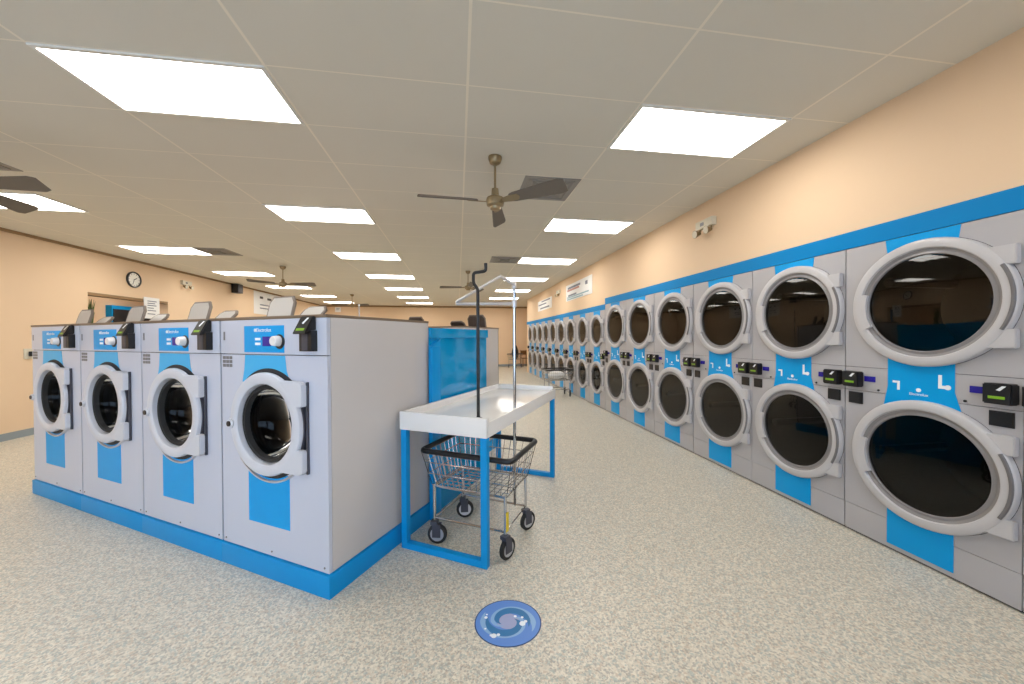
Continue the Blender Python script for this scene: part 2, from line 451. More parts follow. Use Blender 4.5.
# ------------------------------------------------------------------ stacked dryers
def make_dryer(P, label, group):
    w, H = P['w'] / 2, P['h']; gr, rr = P['gr'], P['rr']; dx = P['dx']; depth = 0.95
    zu, zl = P['zu'], P['zl']
    r = thing('stacked_dryer', label, 'dryer', group=group)
    # body shell behind the panels
    b = MB()
    b.box(-w + 0.003, -w + 0.02, 0.022, depth, 0, H); b.box(w - 0.02, w - 0.003, 0.022, depth, 0, H)
    b.box(-w + 0.02, w - 0.02, 0.022, depth, H - 0.02, H); b.box(-w + 0.02, w - 0.02, depth - 0.02, depth, 0, H - 0.02)
    b.box(-w + 0.02, w - 0.02, 0.03, depth - 0.02, P['c0'] - 0.06, P['c1'] + 0.06); b.box(-w + 0.02, w - 0.02, 0.022, 0.05, 0, P['k'] + 0.02)
    b.build('cabinet', M['gap'], r)
    e = 0.0018
    p = MB(); p.holed_plate(-w + e, w - e, P['c1'] + e, H, dx, zu, gr + 0.02, 0, 0.02); p.build('upper_panel', M['dryer'], r)
    p = MB(); p.holed_plate(-w + e, w - e, P['k'] + e, P['c0'] - e, dx, zl, gr + 0.02, 0, 0.02); p.build('lower_panel', M['dryer'], r)
    p = MB(); p.box(-w + e, w - e, 0, 0.02, P['c0'] + e, P['c1'] - e, 0.002); cp = p.build('control_panel', M['dryer'], r)
    p = MB(); p.box(-w + e, w - e, 0.002, 0.02, 0.014, P['k'] - e, 0.002); p.build('kick_panel', M['dryer'], r)
    # blue strips showing above, between and below the doors
    bx, bw = P['bx'], P['bw'] / 2
    t = MB(); t.prism_y([(bx - bw, zu + rr * 0.72), (bx + bw, zu + rr * 0.72), (bx + bw + 0.02, H - 0.001), (bx - bw - 0.02, H - 0.001)], -0.003, 0.001); t.build('top_blue_panel', M['sticker'], r)
    t = MB(); t.prism_y([(bx - bw - 0.03, zl + rr * 0.76), (bx + bw + 0.045, zl + rr * 0.76), (bx + bw, P['c0'] + 0.06), (bx + bw, zu - rr * 0.8), (bx - bw, zu - rr * 0.8), (bx - bw, P['c0'] + 0.06)], -0.004, 0.001)
    ml = t.build('middle_blue_panel', M['sticker'], r)
    zc = (P['c0'] + P['c1']) / 2
    k = MB(); hw = 0.055
    k.box(bx - bw + 0.03, bx - bw + 0.07, -0.006, -0.004, zc + 0.0, zc + 0.014); k.box(bx - bw + 0.056, bx - bw + 0.07, -0.006, -0.004, zc - hw + 0.008, zc + 0.0)
    k.build('left_arrow_mark', M['lettering'], ml)
    k = MB(); k.box(bx + bw - 0.075, bx + bw - 0.058, -0.006, -0.004, zc - 0.01, zc + hw + 0.02); k.box(bx + bw - 0.058, bx + bw - 0.02, -0.006, -0.004, zc - 0.01, zc + 0.01)
    k.lathe_y([(0.0, -0.007), (0.015, -0.007), (0.015, -0.004)], bx + bw - 0.03, zc, 16); k.build('right_arrow_mark', M['lettering'], ml)
    k = MB(); k.lathe_y([(0.0, -0.007), (0.013, -0.007), (0.013, -0.004)], bx + 0.0, zc - 0.035, 16); k.build('emblem', M['lettering'], ml)
    text_mesh('wordmark', 'Electrolux', 0.024, M['lettering'], ml, (bx, -0.0055, zc - 0.064), FRONT)
    t = MB(); t.box(bx - bw, bx + bw, -0.004, 0.004, 0.045, zl - rr * 0.85, 0.002); t.build('bottom_blue_panel', M['sticker'], r)
    # two doors
    for z, nm in ((zu, 'upper'), (zl, 'lower')):
        d = MB()
        go = gr + 0.04
        d.lathe_y([(rr, 0.0), (rr, -0.028), (rr - 0.004, -0.037), (rr - 0.012, -0.042), (go + 0.012, -0.044), (go + 0.003, -0.042), (go - 0.002, -0.036), (go - 0.004, -0.02)], dx, z, 72)
        for s in (1, -1):
            d.prism_y([(dx + rr * 0.62, z + s * rr * 0.69), (w - 0.012, z + s * rr * 0.69), (w - 0.012, z + s * rr * 0.43), (dx + rr * 0.86, z + s * rr * 0.43)], -0.038, -0.004, bev=0.004)
        do = d.build('door', M['ring'], r)
        g = MB(); g.lathe_y([(min(rr + 0.009, w - dx), -0.0015), (rr - 0.02, -0.0025)], dx, z, 64); g.build('door_outline', M['gap'], do)  # flat dark ring marking the outer edge of the door
        g = MB(); g.lathe_y([(go - 0.003, -0.03), (gr + 0.02, -0.022), (gr + 0.004, -0.03), (gr, -0.026), (gr, -0.008)], dx, z, 64); g.build('door_bezel', M['dbezel'], do)
        g = MB(); g.lathe_y([(gr + 0.002, -0.014), (gr * 0.7, -0.017), (gr * 0.3, -0.018), (0.001, -0.018)], dx, z, 48); g.build('door_glass', M[P['glass']], do)
        h = MB(); h.lathe_y([(gr + 0.005, -0.02), (gr + 0.005, -0.046), (go + 0.02, -0.048), (go + 0.02, -0.02)], dx, z, 10, a0=math.radians(165), a1=math.radians(207)); h.build('door_handle', M['ring'], do)
        h = MB(); h.lathe_y([(rr - 0.024, -0.03), (rr - 0.024, -0.047), (rr - 0.02, -0.049), (rr - 0.011, -0.049), (rr - 0.008, -0.045), (rr - 0.008, -0.03)], dx, z, 14, a0=math.radians(-27), a1=math.radians(27)); h.build('hinge', M['bezel'], do)
        dr = MB(); dr.lathe_y([(gr + 0.018, 0.021), (gr + 0.03, 0.05), (min(w - 0.03, gr + 0.06), 0.1), (min(w - 0.03, gr + 0.06), 0.72), (0.001, 0.74)], dx, z, 40)
        for k3 in range(3):
            a = 2 * PI * k3 / 3 + (0.5 if z == zu else 1.1); R = min(w - 0.03, gr + 0.06)
            dr.tube([(dx + (R - 0.03) * math.cos(a), 0.12, z + (R - 0.03) * math.sin(a)), (dx + (R - 0.03) * math.cos(a), 0.7, z + (R - 0.03) * math.sin(a))], 0.035, 6)
        dr.build('drum', M['ddrum'], r)
    # payment readers either side of the seam
    for s in (-1, 1):
        x0, x1 = sorted((s * (w - 0.015), s * (w - 0.128))); cz0, cz1 = P['c0'] + 0.03, P['c0'] + 0.145
        q = MB(); q.prism_y([(x0, cz0), (x1, cz0), (x1, cz1), (x0, cz1)], -0.055, 0.002, bev=0.006); rd = q.build('card_reader', M['black'], r)
        q = MB(); q.box(x0 + 0.025, x1 - 0.025, -0.058, -0.054, cz0 + 0.03, cz0 + 0.045, 0.001); q.build('screen_strip', M['green'], rd)
        q = MB(); q.prism_y([(x0 + 0.055, cz1 - 0.036), (x0 + 0.07, cz1 - 0.04), (x1 - 0.02, cz1 - 0.012), (x1 - 0.035, cz1 - 0.012)], -0.058, -0.054); q.build('tap_mark', M['lettering'], rd)
        x2, x3 = sorted((s * (w - 0.135), s * (w - 0.205)))
        q = MB(); q.box(x2, x3, -0.006, 0.002, P['c0'] + 0.075, P['c0'] + 0.115, 0.001); q.build('display', M['display'], r)
        y2, y3 = sorted((s * (w - 0.03), s * (w - 0.125)))
        q = MB(); q.box(y2, y3, -0.008, 0.002, P['c0'] - 0.098, P['c0'] - 0.012, 0.002); q.box(y2 + 0.01, y3 - 0.01, -0.0085, -0.007, P['c0'] - 0.09, P['c0'] - 0.02, 0, M['black']); q.build('coin_return', M['bezel'], r)
        q = MB(); q.lathe_y([(0.0, -0.006), (0.007, -0.006), (0.007, 0.002)], s * (w - 0.225), P['c0'] + 0.02, 12); q.build('key_lock', M['black'], r)
    return r
RZD = -PI / 2
big_c = [0.155 + 0.889, 1.944, 2.846, 3.762, 4.700, 5.635, 6.567]
BIG = dict(glass='dglass', w=0.898, h=2.172, gr=0.311, rr=0.41, dx=0.037, zu=1.712, zl=0.668, c0=1.09, c1=1.268, k=0.212, bx=0.006, bw=0.345)
SML = dict(glass='sglass', w=0.894, h=2.07, gr=0.262, rr=0.352, dx=0.03, zu=1.643, zl=0.633, c0=1.02, c1=1.2, k=0.2, bx=0.006, bw=0.33)
names = ['large stacked dryer cut off at right photo edge, only its border showing',
         'nearest full large stacked dryer with the biggest round doors at right edge',
         'large stacked dryer, second from the right edge along the dryer wall',
         'large stacked dryer, third from the right edge along the dryer wall',
         'large stacked dryer, fourth from the right edge along the dryer wall',
         'large stacked dryer, fifth from the right edge along the dryer wall',
         'farthest large stacked dryer, right beside the lower small dryers']
dry = make_dryer(BIG, names[1], 'large stacked dryers along the right wall'); dry.location = (DX, big_c[1], 0); dry.rotation_euler = (0, 0, RZD)
for i in (0, 2, 3, 4, 5, 6):
    c = dup(dry, (DX, big_c[i], 0), RZD, names[i])
    if i >= 3: c.scale = (1.034, 1, 1)
sm = None
for k in range(9):
    y = 7.49 + 0.904 * k
    lab = ('nearest small stacked dryer, beside the large dryers where the blue band steps down' if k == 0 else
           'farthest small stacked dryer at the end of the row' if k == 8 else
           'small stacked dryer with yellow laundry in the upper drum' if k == 2 else
           'small stacked dryer, %s along from the large dryers' % ordn[k] if k < 7 else 'small stacked dryer, second from the far end of the row')
    if sm is None:
        sm = make_dryer(SML, lab, 'small stacked dryers along the right wall'); sm.location = (DX, y, 0); sm.rotation_euler = (0, 0, RZD)
    else: dup(sm, (DX, y, 0), RZD, lab)
# yellow laundry in the third small dryer
b = MB(); rng = random.Random(3); yc = 7.49 + 0.904 * 2
rows = []
for i in range(14):
    th = PI * i / 13
    rows.append([(DX + 0.15 + 0.13 * math.sin(th) * math.cos(f) + rng.uniform(-.02, .02), yc - 0.03 + 0.2 * math.sin(th) * math.sin(f) + rng.uniform(-.02, .02), 1.455 + 0.085 * math.cos(th) + rng.uniform(-.012, .012)) for f in [2 * PI * j / 20 for j in range(20)]])
b.grid(rows, None, close_v=True); tag(b.build('laundry_bundle', M['ycloth'], ang=80), 'yellow laundry lying inside the upper drum of small dryer', 'laundry')

# ------------------------------------------------------------------ washers
def make_washer(label, group):
    r = thing('front_load_washer', label, 'washing machine', group=group)
    w, D, z0, H = 0.4865, 0.985, 0.138, 1.632
    cx, cz, gr, rr = -0.008, 0.970, 0.247, 0.32
    b = MB()
    b.box(-w, -w + 0.012, 0.024, D, z0, H - 0.012, 0.002); b.box(w - 0.012, w, 0.024, D, z0, H - 0.012, 0.002)
    b.box(-w + 0.012, w - 0.012, D - 0.012, D, z0, H - 0.012); b.box(-w + 0.012, w - 0.012, 0.024, D - 0.012, z0, z0 + 0.02)
    b.build('side_casing', M['side'], r)
    t = MB(); t.box(-w - 0.001, w + 0.001, -0.006, D + 0.004, H - 0.012, H + 0.006, 0.003); t.build('top_cover', M['toptrim'], r)
    e = 0.0025
    p = MB(); p.holed_plate(-w + 0.010, w - 0.001, z0, 1.398 - e, cx, cz, gr + 0.03, 0, 0.022); p.build('front_panel', M['enamel'], r)
    p = MB(); p.box(-w + 0.010, w - 0.001, -0.004, 0.022, 1.398 + e, H - 0.013, 0.003); p.build('control_panel', M['enamel'], r)
    p = MB(); p.box(-w + 0.013, w - 0.013, 0.0222, 0.026, 1.38, 1.42); p.box(-w + 0.0005, -w + 0.013, 0.012, 0.0235, z0, H - 0.013); p.build('panel_backing', M['gap'], r)
    # blue graphics
    s = MB(); s.box(-0.233, 0.137, -0.0065, -0.002, 1.412, 1.58, 0.001); cs = s.build('blue_control_fascia', M['sticker'], r)
    s = MB(); s.prism_y([(-0.233, 1.394), (0.137, 1.394), (0.15, 1.3), (0.185, 1.22), (-0.262, 1.22), (-0.242, 1.3)], -0.002, 0.001); s.build('pale_blue_strip', M['sticker2'], r)
    s = MB(); s.box(-0.212, 0.166, -0.002, 0.001, 0.327, 0.66); s.build('lower_blue_strip', M['sticker'], r)
    text_mesh('brand_lettering', 'Electrolux', 0.034, M['lettering'], cs, (-0.045, -0.0075, 1.552), FRONT)
    s = MB(); s.lathe_y([(0.0, -0.008), (0.011, -0.008), (0.011, -0.0065)], -0.125, 1.552, 16); s.build('brand_emblem', M['lettering'], cs)
    s = MB()
    for k in range(2): s.box(-0.125, -0.075, -0.008, -0.006, 1.458 + 0.03 * k, 1.474 + 0.03 * k)
    s.build('program_labels', M['lettering'], cs)
    s = MB(); s.box(-0.055, 0.022, -0.009, -0.005, 1.452, 1.512, 0.001); s.build('display', M['display'], cs)
    s = MB(); s.lathe_y([(0.0, -0.045), (0.026, -0.045), (0.03, -0.04), (0.034, -0.008), (0.034, -0.004)], 0.088, 1.484, 28); s.build('program_knob', M['white'], cs)
    s = MB(); s.lathe_y([(0.0, -0.0075), (0.045, -0.0075), (0.045, -0.005)], 0.098, 1.48, 28); s.build('knob_scale', M['black'], cs)
    # small dark grid of pictograms at upper left
    s = MB()
    for i in range(3):
        for j in range(3): s.box(-0.462 + 0.034 * i, -0.434 + 0.034 * i, -0.0015, 0.001, 1.312 + 0.026 * j, 1.332 + 0.026 * j)
    s.build('pictogram_grid', M['bezel'], r)
    s = MB(); s.box(-0.445, -0.43, -0.006, -0.003, 1.49, 1.545); s.build('serial_plate', M['bezel'], r)
    # payment reader
    q = MB()
    t = bmesh.new()
    vv = [(0.305, -0.006, 1.545), (0.41, -0.006, 1.545), (0.41, -0.006, 1.626), (0.305, -0.006, 1.626), (0.292, -0.075, 1.522), (0.402, -0.075, 1.522), (0.412, -0.03, 1.628), (0.312, -0.03, 1.628)]
    v = [t.verts.new(p_) for p_ in vv]
    for f in ((0, 1, 2, 3), (4, 7, 6, 5), (0, 4, 5, 1), (3, 2, 6, 7), (0, 3, 7, 4), (1, 5, 6, 2)): t.faces.new([v[i] for i in f])
    bmesh.ops.recalc_face_normals(t, faces=t.faces); bmesh.ops.bevel(t, geom=t.edges[:], offset=0.006, segments=2, affect='EDGES')
    q._merge(t, None); rd = q.build('card_reader', M['black'], r)
    def onface(u, vv_): # reader sloping face
        A, B, C_, D_ = [Vector(vv[i]) for i in (4, 5, 6, 7)]
        n = (B - A).cross(D_ - A).normalized()
        if n.y > 0: n = -n
        return (A * (1 - u) + B * u) * (1 - vv_) + (D_ * (1 - u) + C_ * u) * vv_ + n * 0.002
    g = MB(); g.face([onface(.2, .2), onface(.8, .2), onface(.8, .33), onface(.2, .33)]); g.build('screen_strip', M['green'], rd)
    g = MB(); g.face([onface(.4, .6), onface(.55, .55), onface(.8, .9), onface(.62, .9)]); g.build('tap_mark', M['lettering'], rd)
    q = MB(); q.box(0.315, 0.414, -0.045, -0.002, 1.424, 1.545, 0.005); hb = q.build('reader_housing', M['black'], r)
    q = MB(); q.box(0.338, 0.385, -0.047, -0.044, 1.43, 1.54, 0.001); q.build('card_slot', M['charcoal'], hb)
    # door
    f = MB(); f.lathe_y([(rr + 0.034, 0.0), (rr + 0.034, -0.01), (rr + 0.029, -0.016), (rr + 0.022, -0.014), (rr + 0.018, 0.0)], cx, cz - 0.016, 40, a0=math.radians(-140), a1=math.radians(-40)); f.build('door_surround', M['alu'], r)
    f = MB(); f.lathe_y([(rr + 0.024, -0.003), (rr - 0.04, -0.005)], cx, cz, 64); f.build('door_gap', M['gap'], r)
    d = MB(); d.lathe_y([(rr - 0.012, -0.008), (rr, -0.016), (rr, -0.032), (rr - 0.006, -0.041), (rr - 0.022, -0.046), (gr + 0.012, -0.045), (gr + 0.003, -0.039), (gr - 0.004, -0.005), (gr + 0.0, 0.015)], cx, cz, 72)
    for s_ in (1, -1):
        d.prism_y([(cx + 0.14, cz + s_ * 0.275), (0.305, cz + s_ * 0.275), (0.334, cz + s_ * 0.255), (0.334, cz + s_ * 0.13), (0.285, cz + s_ * 0.125)], -0.046, -0.008, bev=0.005)
    do = d.build('door', M['wring'], r)
    h = MB(); h.box(0.328, 0.339, -0.016, -0.001, cz - 0.272, cz + 0.272, 0.003)
    h.lathe_y([(rr + 0.001, -0.002), (rr + 0.001, -0.02), (rr + 0.01, -0.02), (rr + 0.01, -0.002)], cx, cz, 12, a0=math.radians(-24), a1=math.radians(24)); h.build('hinge', M['charcoal'], do)
    h = MB(); h.lathe_y([(gr - 0.003, -0.004), (gr - 0.01, -0.016), (gr - 0.026, -0.012), (gr - 0.032, 0.012), (gr - 0.034, 0.04)], cx, cz, 56); h.build('gasket', M['rubber'], do)
    g = MB(); g.lathe_y([(gr - 0.028, 0.0), (gr - 0.038, 0.04), (gr - 0.07, 0.09), (gr * 0.5, 0.12), (0.001, 0.125)], cx, cz, 48); g.build('door_glass', M['wglass'], do)
    lx = cx - rr + 0.022
    k = MB(); k.lathe_y([(0.0, -0.06), (0.024, -0.06), (0.029, -0.054), (0.029, -0.01)], lx, cz - 0.015, 24)
    k.box(lx - 0.045, lx + 0.01, -0.036, -0.0, cz - 0.05, cz + 0.02, 0.008); lk = k.build('door_latch', M['wring'], r)
    k = MB(); k.lathe_y([(0.0, -0.066), (0.017, -0.066), (0.018, -0.059)], lx, cz - 0.015, 20); k.build('latch_button', M['black'], lk)
    dr = MB(); dr.lathe_y([(gr + 0.028, 0.023), (gr + 0.028, 0.1), (gr + 0.05, 0.13), (gr + 0.16, 0.16), (gr + 0.16, 0.7), (0.001, 0.72)], cx, cz, 44)
    for k3 in range(3):
        a = 2 * PI * k3 / 3 + 0.4; R = gr + 0.13
        dr.tube([(cx + R * math.cos(a), 0.18, cz + R * math.sin(a)), (cx + R * math.cos(a), 0.68, cz + R * math.sin(a))], 0.04, 6)
    dr.build('drum', M['wdrum'], r)
    for x in (-0.45, 0.0, 0.45):
        s = MB(); s.lathe_y([(0.0, -0.003), (0.006, -0.003), (0.006, 0.001)], x, 0.165, 10); s.build('panel_screw', M['bezel'], r)
    # soap dispenser lids standing open on the top cover
    def lid(x0, x1, y, h, lean):
        l = MB()
        pr = [(x0, 0), (x1, 0), (x1, h * 0.75), (x1 - 0.03, h), (x0 + 0.03, h), (x0, h * 0.75)]
        mt = Matrix.Translation((0, y, H + 0.0045)) @ Matrix.Rotation(lean, 4, 'X')
        t2 = bmesh.new(); v2 = [t2.verts.new((x, 0, z)) for x, z in pr]; f2 = t2.faces.new(v2)
        ex = bmesh.ops.extrude_face_region(t2, geom=[f2]); bmesh.ops.translate(t2, vec=(0, 0.022, 0), verts=[q_ for q_ in ex['geom'] if isinstance(q_, bmesh.types.BMVert)])
        bmesh.ops.recalc_face_normals(t2, faces=t2.faces); bmesh.ops.bevel(t2, geom=t2.edges[:], offset=0.005, segments=2, affect='EDGES')
        l._merge(t2, None, mt); o = l.build('dispenser_lid', M['lid'], r)
        rim = MB(); rim.tube([mt @ Vector((x, 0.011, z)) for x, z in [pr[1], pr[2], pr[3], pr[4], pr[5], pr[0]]][::-1], 0.012, 8); rim.build('lid_rim', M['lidrim'], o)
    lid(-0.42, -0.17, 0.26, 0.17, -0.25)
    lid(-0.13, 0.07, 0.28, 0.125, -0.75)
    return r
wl = ['nearest washing machine at the right end of the row, its whole side showing',
      'washing machine second from the right end, left of the nearest one',
      'washing machine third from the right end of the front row',
      'leftmost and farthest washing machine of the front row']
wa_ = make_washer(wl[0], 'washing machines of the front row')
wa_.location = isl(0.489, 0.0); wa_.rotation_euler = (0, 0, -WA)
for i in range(1, 4): dup(wa_, isl(0.489 + 0.978 * i, 0.0), -WA, wl[i])
A0 = 0.3; BB = 3.095
c = dup(wa_, isl(A0 + 0.489, BB), -WA + PI, 'grey washing machine of the back row beside the blue end panel'); c['group'] = 'washing machines of the back row'
c = dup(wa_, isl(A0 + 0.489 + 0.978, BB), -WA + PI, 'second back row washing machine, hidden but for dark backlit lids above the front row'); c['group'] = 'washing machines of the back row'
for root in [o for o in scene.objects if o.get('group') == 'washing machines of the back row']:
    for ch in root.children:
        if ch.name.startswith('dispenser_lid'):
            ch.material_slots[0].link = 'OBJECT'; ch.material_slots[0].material = M['backlitlid']  # shade of lids seen against the light is put into their colour

def island_box(name, m, a0, a1, b0, b1, z0, z1, bev=0.004, parent=None):
    q = MB(); q.box(-a1, -a0, b0, b1, z0, z1, bev)
    o = q.build(name, m, parent)
    if parent is None: o.location = (OX, OY, 0); o.rotation_euler = (0, 0, -WA)
    return o
pl = thing('washer_plinth', 'bright blue plinth under the front row of washers', 'plinth', (OX, OY, 0), -WA)
for k in range(4):
    island_box('plinth_face', M['blue'], -0.012 + 0.98 * k + (0.0 if k == 0 else 0.0008), -0.012 + 0.98 * (k + 1), -0.014, 0.985, 0.0, 0.131, 0.003, pl)
tag(island_box('washer_plinth', M['blue'], A0 - 0.012, A0 + 1.97, BB - 0.985, BB + 0.012, 0, 0.131), 'blue plinth under the back row washers behind the folding table', 'plinth')
# blue service housing between the two rows
hs = thing('service_housing', 'glossy blue end panel between the two washer rows behind the table', 'end panel', (OX, OY, 0), -WA)
island_box('end_panel', M['bluegloss'], 0.0, 0.03, 1.0, 2.075, 0.0, 1.5, 0.003, hs)
island_box('end_cap', M['bluegloss'], -0.02, 0.03, 0.995, 2.08, 1.5, 1.585, 0.006, hs)
island_box('housing_body', M['side'], 0.03, 3.9, 1.0, 2.075, 0.0, 1.56, 0.004, hs)
q = MB(); q.box(0.014, 0.046, 0.965, 1.09, 0.0, 1.43, 0.003); pp = q.build('corner_post', M['blue'], hs)
q = MB(); q.prism_z([(0, 0), (0.125, 0), (0.125, 0.06)], 0.0, 0.032, mtx=Matrix.Translation((0.014, 0.965, 1.431)) @ Matrix.Rotation(PI / 2, 4, 'Z') @ Matrix.Rotation(PI / 2, 4, 'X')); q.build('post_cap', M['blue'], hs)

# ------------------------------------------------------------------ folding table
tb = thing('folding_table', 'white raised edge folding table on blue square tube legs', 'table', (OX, OY, 0), -WA)
ta0, ta1, tb0, tb1 = -0.737, -0.05, 0.555, 2.25
q = MB(); q.box(-ta1, -ta0, tb0, tb1, 0.852, 0.925, 0.004); top = q.build('tabletop', M['white'], tb)
q = MB(); q.box(-ta1 - 0.0, -ta0 + 0.0, tb0 - 0.002, tb0 + 0.03, 0.85, 0.978, 0.006); q.build('front_rim', M['white'], top)
q = MB(); q.box(-ta1 - 0.002, -ta1 + 0.025, tb0 + 0.03, tb1, 0.85, 0.976, 0.006); q.build('side_rim', M['white'], top)
q = MB(); q.box(-ta0 - 0.025, -ta0 + 0.002, tb0 + 0.03, tb1, 0.85, 0.948, 0.006); q.build('side_rim', M['white'], top)
q = MB(); q.box(-ta1 + 0.025, -ta0 - 0.025, tb1 - 0.025, tb1 + 0.002, 0.85, 0.976, 0.006); q.build('end_rim', M['white'], top)
for yy in (tb0 + 0.005, tb1 - 0.05):
    for xx in (-ta1 + 0.005, -ta0 - 0.05):
        q = MB(); q.box(xx, xx + 0.045, yy, yy + 0.045, 0.0, 0.85, 0.003); q.build('leg', M['blue'], tb)
    q = MB(); q.box(-ta1 + 0.05, -ta0 - 0.05, yy, yy + 0.045, 0.0, 0.045, 0.003); q.build('foot_rail', M['blue'], tb)
# bent black pole standing in the table
ph = thing('hook_pole', 'thin black pole with a crooked hook top standing on the white table', 'pole', isl(-0.561, 0.759, 0.9255), -WA)
q = MB()
def bend(pts, r=0.02, n=5):
    pts = [Vector(p) for p in pts]; out = [pts[0]]
    for i in range(1, len(pts) - 1):
        a, b_, c_ = pts[i - 1], pts[i], pts[i + 1]
        d1 = (a - b_).normalized(); d2 = (c_ - b_).normalized()
        k = min(r, (a - b_).length / 2, (c_ - b_).length / 2)
        p0, p1 = b_ + d1 * k, b_ + d2 * k
        for j in range(n + 1):
            t = j / n; out.append(p0 * (1 - t) ** 2 + b_ * 2 * t * (1 - t) + p1 * t * t)
    out.append(pts[-1]); return out
q.tube(bend([(0.012, 0, 0), (0.012, 0, 0.92), (-0.022, 0, 0.96), (-0.022, 0, 1.035), (0.075, 0, 1.04), (0.075, 0, 1.095)]), 0.0115, 12)
q.build('bent_pole', M['black'], ph)
q = MB(); q.lathe_z([(0.0, 0.0), (0.028, 0.0), (0.028, 0.006), (0.013, 0.012), (0.013, 0.02)], 0.012, 0); q.build('pole_socket', M['black'], ph)

# ------------------------------------------------------------------ laundry carts
def make_cart(label):
    r = thing('laundry_cart', label, 'laundry cart', group='wire laundry carts')
    hx, hy = 0.295, 0.215
    RX, RY, RZ_ = 0.35, 0.268, 0.69; BX, BY, BZ = 0.295, 0.21, 0.43
    rim = MB(); L = [(-RX, -RY, RZ_), (RX, -RY, RZ_), (RX, RY, RZ_), (-RX, RY, RZ_)]
    rim.tube(bend([((L[0][0] + L[1][0]) / 2, -RY, RZ_)] + L[1:] + [L[0]] + [((L[0][0] + L[1][0]) / 2, -RY, RZ_)], 0.05), 0.019, 10); rim.build('bumper_rim', M['black'], r)
    bk = MB()
    def lerp(a, b_, t): return tuple(a[i] * (1 - t) + b_[i] * t for i in range(3))
    T = [(-RX, -RY, RZ_), (RX, -RY, RZ_), (RX, RY, RZ_), (-RX, RY, RZ_)]; B = [(-BX, -BY, BZ), (BX, -BY, BZ), (BX, BY, BZ), (-BX, BY, BZ)]
    for i in range(4):
        j = (i + 1) % 4; n = 13 if i % 2 == 0 else 9
        for k in range(n + 1):
            bk.tube([lerp(T[i], T[j], k / n), lerp(B[i], B[j], k / n)], 0.0026, 5)
    for t in (0.33, 0.66, 1.0):
        P = [lerp(T[i], B[i], t) for i in range(4)]
        bk.tube(P + [P[0]], 0.004, 6)
    for k in range(1, 13): bk.tube([(-BX + 2 * BX * k / 13, -BY, BZ), (-BX + 2 * BX * k / 13, BY, BZ)], 0.0026, 5)
    for k in range(1, 8): bk.tube([(-BX, -BY + 2 * BY * k / 8, BZ), (BX, -BY + 2 * BY * k / 8, BZ)], 0.0026, 5)
    bk.build('wire_basket', M['chrome'], r)
    fr = MB()
    for sx in (-1, 1):
        for sy in (-1, 1): fr.tube([(sx * hx * 0.95, sy * hy * 0.95, 0.165), (sx * hx * 0.95, sy * hy * 0.95, 0.435)], 0.011, 8)
    for z in (0.19, 0.422):
        fr.tube([(-hx * .95, -hy * .95, z), (hx * .95, -hy * .95, z), (hx * .95, hy * .95, z), (-hx * .95, hy * .95, z), (-hx * .95, -hy * .95, z)], 0.009, 8)
    fr.build('base_frame', M['chrome'], r)
    for sx, sy, an in ((-1, -1, 0.3), (1, -1, 1.25), (-1, 1, 0.5), (1, 1, 1.1)):
        x, y = sx * hx * 0.95, sy * hy * 0.95
        mt = Matrix.Translation((x, y, 0)) @ Matrix.Rotation(an, 4, 'Z')
        c = MB(); c.box(-0.026, 0.026, -0.026, 0.026, 0.142, 0.168, 0.004, mtx=mt)
        for s in (-1, 1): c.box(-0.03, 0.03, s * 0.019 - 0.002, s * 0.019 + 0.002, 0.05, 0.145, 0, mtx=mt @ Matrix.Translation((0.016, 0, 0)))
        co = c.build('caster', M['charcoal'], r)
        t = MB(); t.lathe_y([(0.05, -0.015), (0.065, -0.015), (0.071, -0.009), (0.071, 0.009), (0.065, 0.015), (0.05, 0.015)], 0.02, 0.071, 28); bmesh.ops.transform(t.bm, matrix=mt, verts=t.bm.verts); t.build('tire', M['rubber'], co)
        t = MB(); t.lathe_y([(0.0, -0.016), (0.012, -0.016), (0.014, -0.012), (0.052, -0.013), (0.052, 0.013), (0.014, 0.012), (0.012, 0.016), (0.0, 0.016)], 0.02, 0.071, 24); bmesh.ops.transform(t.bm, matrix=mt, verts=t.bm.verts); t.build('wheel_hub', M['alu'], co)
    return r
def add_rack(r, h=1.92, arm=True):
    p = MB(); p.tube([(0.19, 0.205, 0.182), (0.19, 0.205, h)], 0.0115, 10); po = p.build('hanging_pole', M['chrome'], r)
    k = MB(); k.lathe_z([(0.0, h + 0.012), (0.014, h + 0.01), (0.018, h), (0.018, h - 0.03), (0.012, h - 0.035)], 0.19, 0.205, 16); k.build('pole_cap', M['alu'], po)
    k = MB(); k.lathe_z([(0.012, 1.735), (0.02, 1.74), (0.02, 1.79), (0.012, 1.795)], 0.19, 0.205, 16); k.build('clamp', M['alu'], po)
    if arm:
        q = MB(); q.tube([(0.19, 0.205, 1.765), (-0.33, 0.205, 1.785)], 0.013, 10); q.build('hanging_bar', M['alu'], r)
        q = MB(); q.tube([(-0.322, 0.195, 1.80), (0.15, 0.03, 1.955), (0.19, 0.19, 1.915)], 0.012, 10); q.build('hanging_brace', M['alu'], r)
cart2 = make_cart('wire laundry cart with black rim parked before the small dryers')
cart2.location = (2.52, 9.0, 0); cart2.rotation_euler = (0, 0, 0.05)
cart = dup(cart2, isl(-0.523, 0.902), -WA, 'chrome wire laundry cart with black rim under the white folding table')
add_rack(cart)
q = MB(); q.box(0.2925, 0.300, -0.222, -0.190, 0.2, 0.325, 0.001, mtx=Matrix.Rotation(0.0, 4, 'Z')); q.build('yellow_tag', M['yellow'], cart)
c3 = dup(cart2, (2.86, 18.0, 0), 0.9, 'farthest laundry cart with a tall pole near the far wall')
add_rack(c3, 1.95, False)
c4 = dup(cart2, (-2.0, 7.15, 0), 0.4, 'laundry cart behind the washers, only its thin pole top showing')
add_rack(c4, 2.16, False)
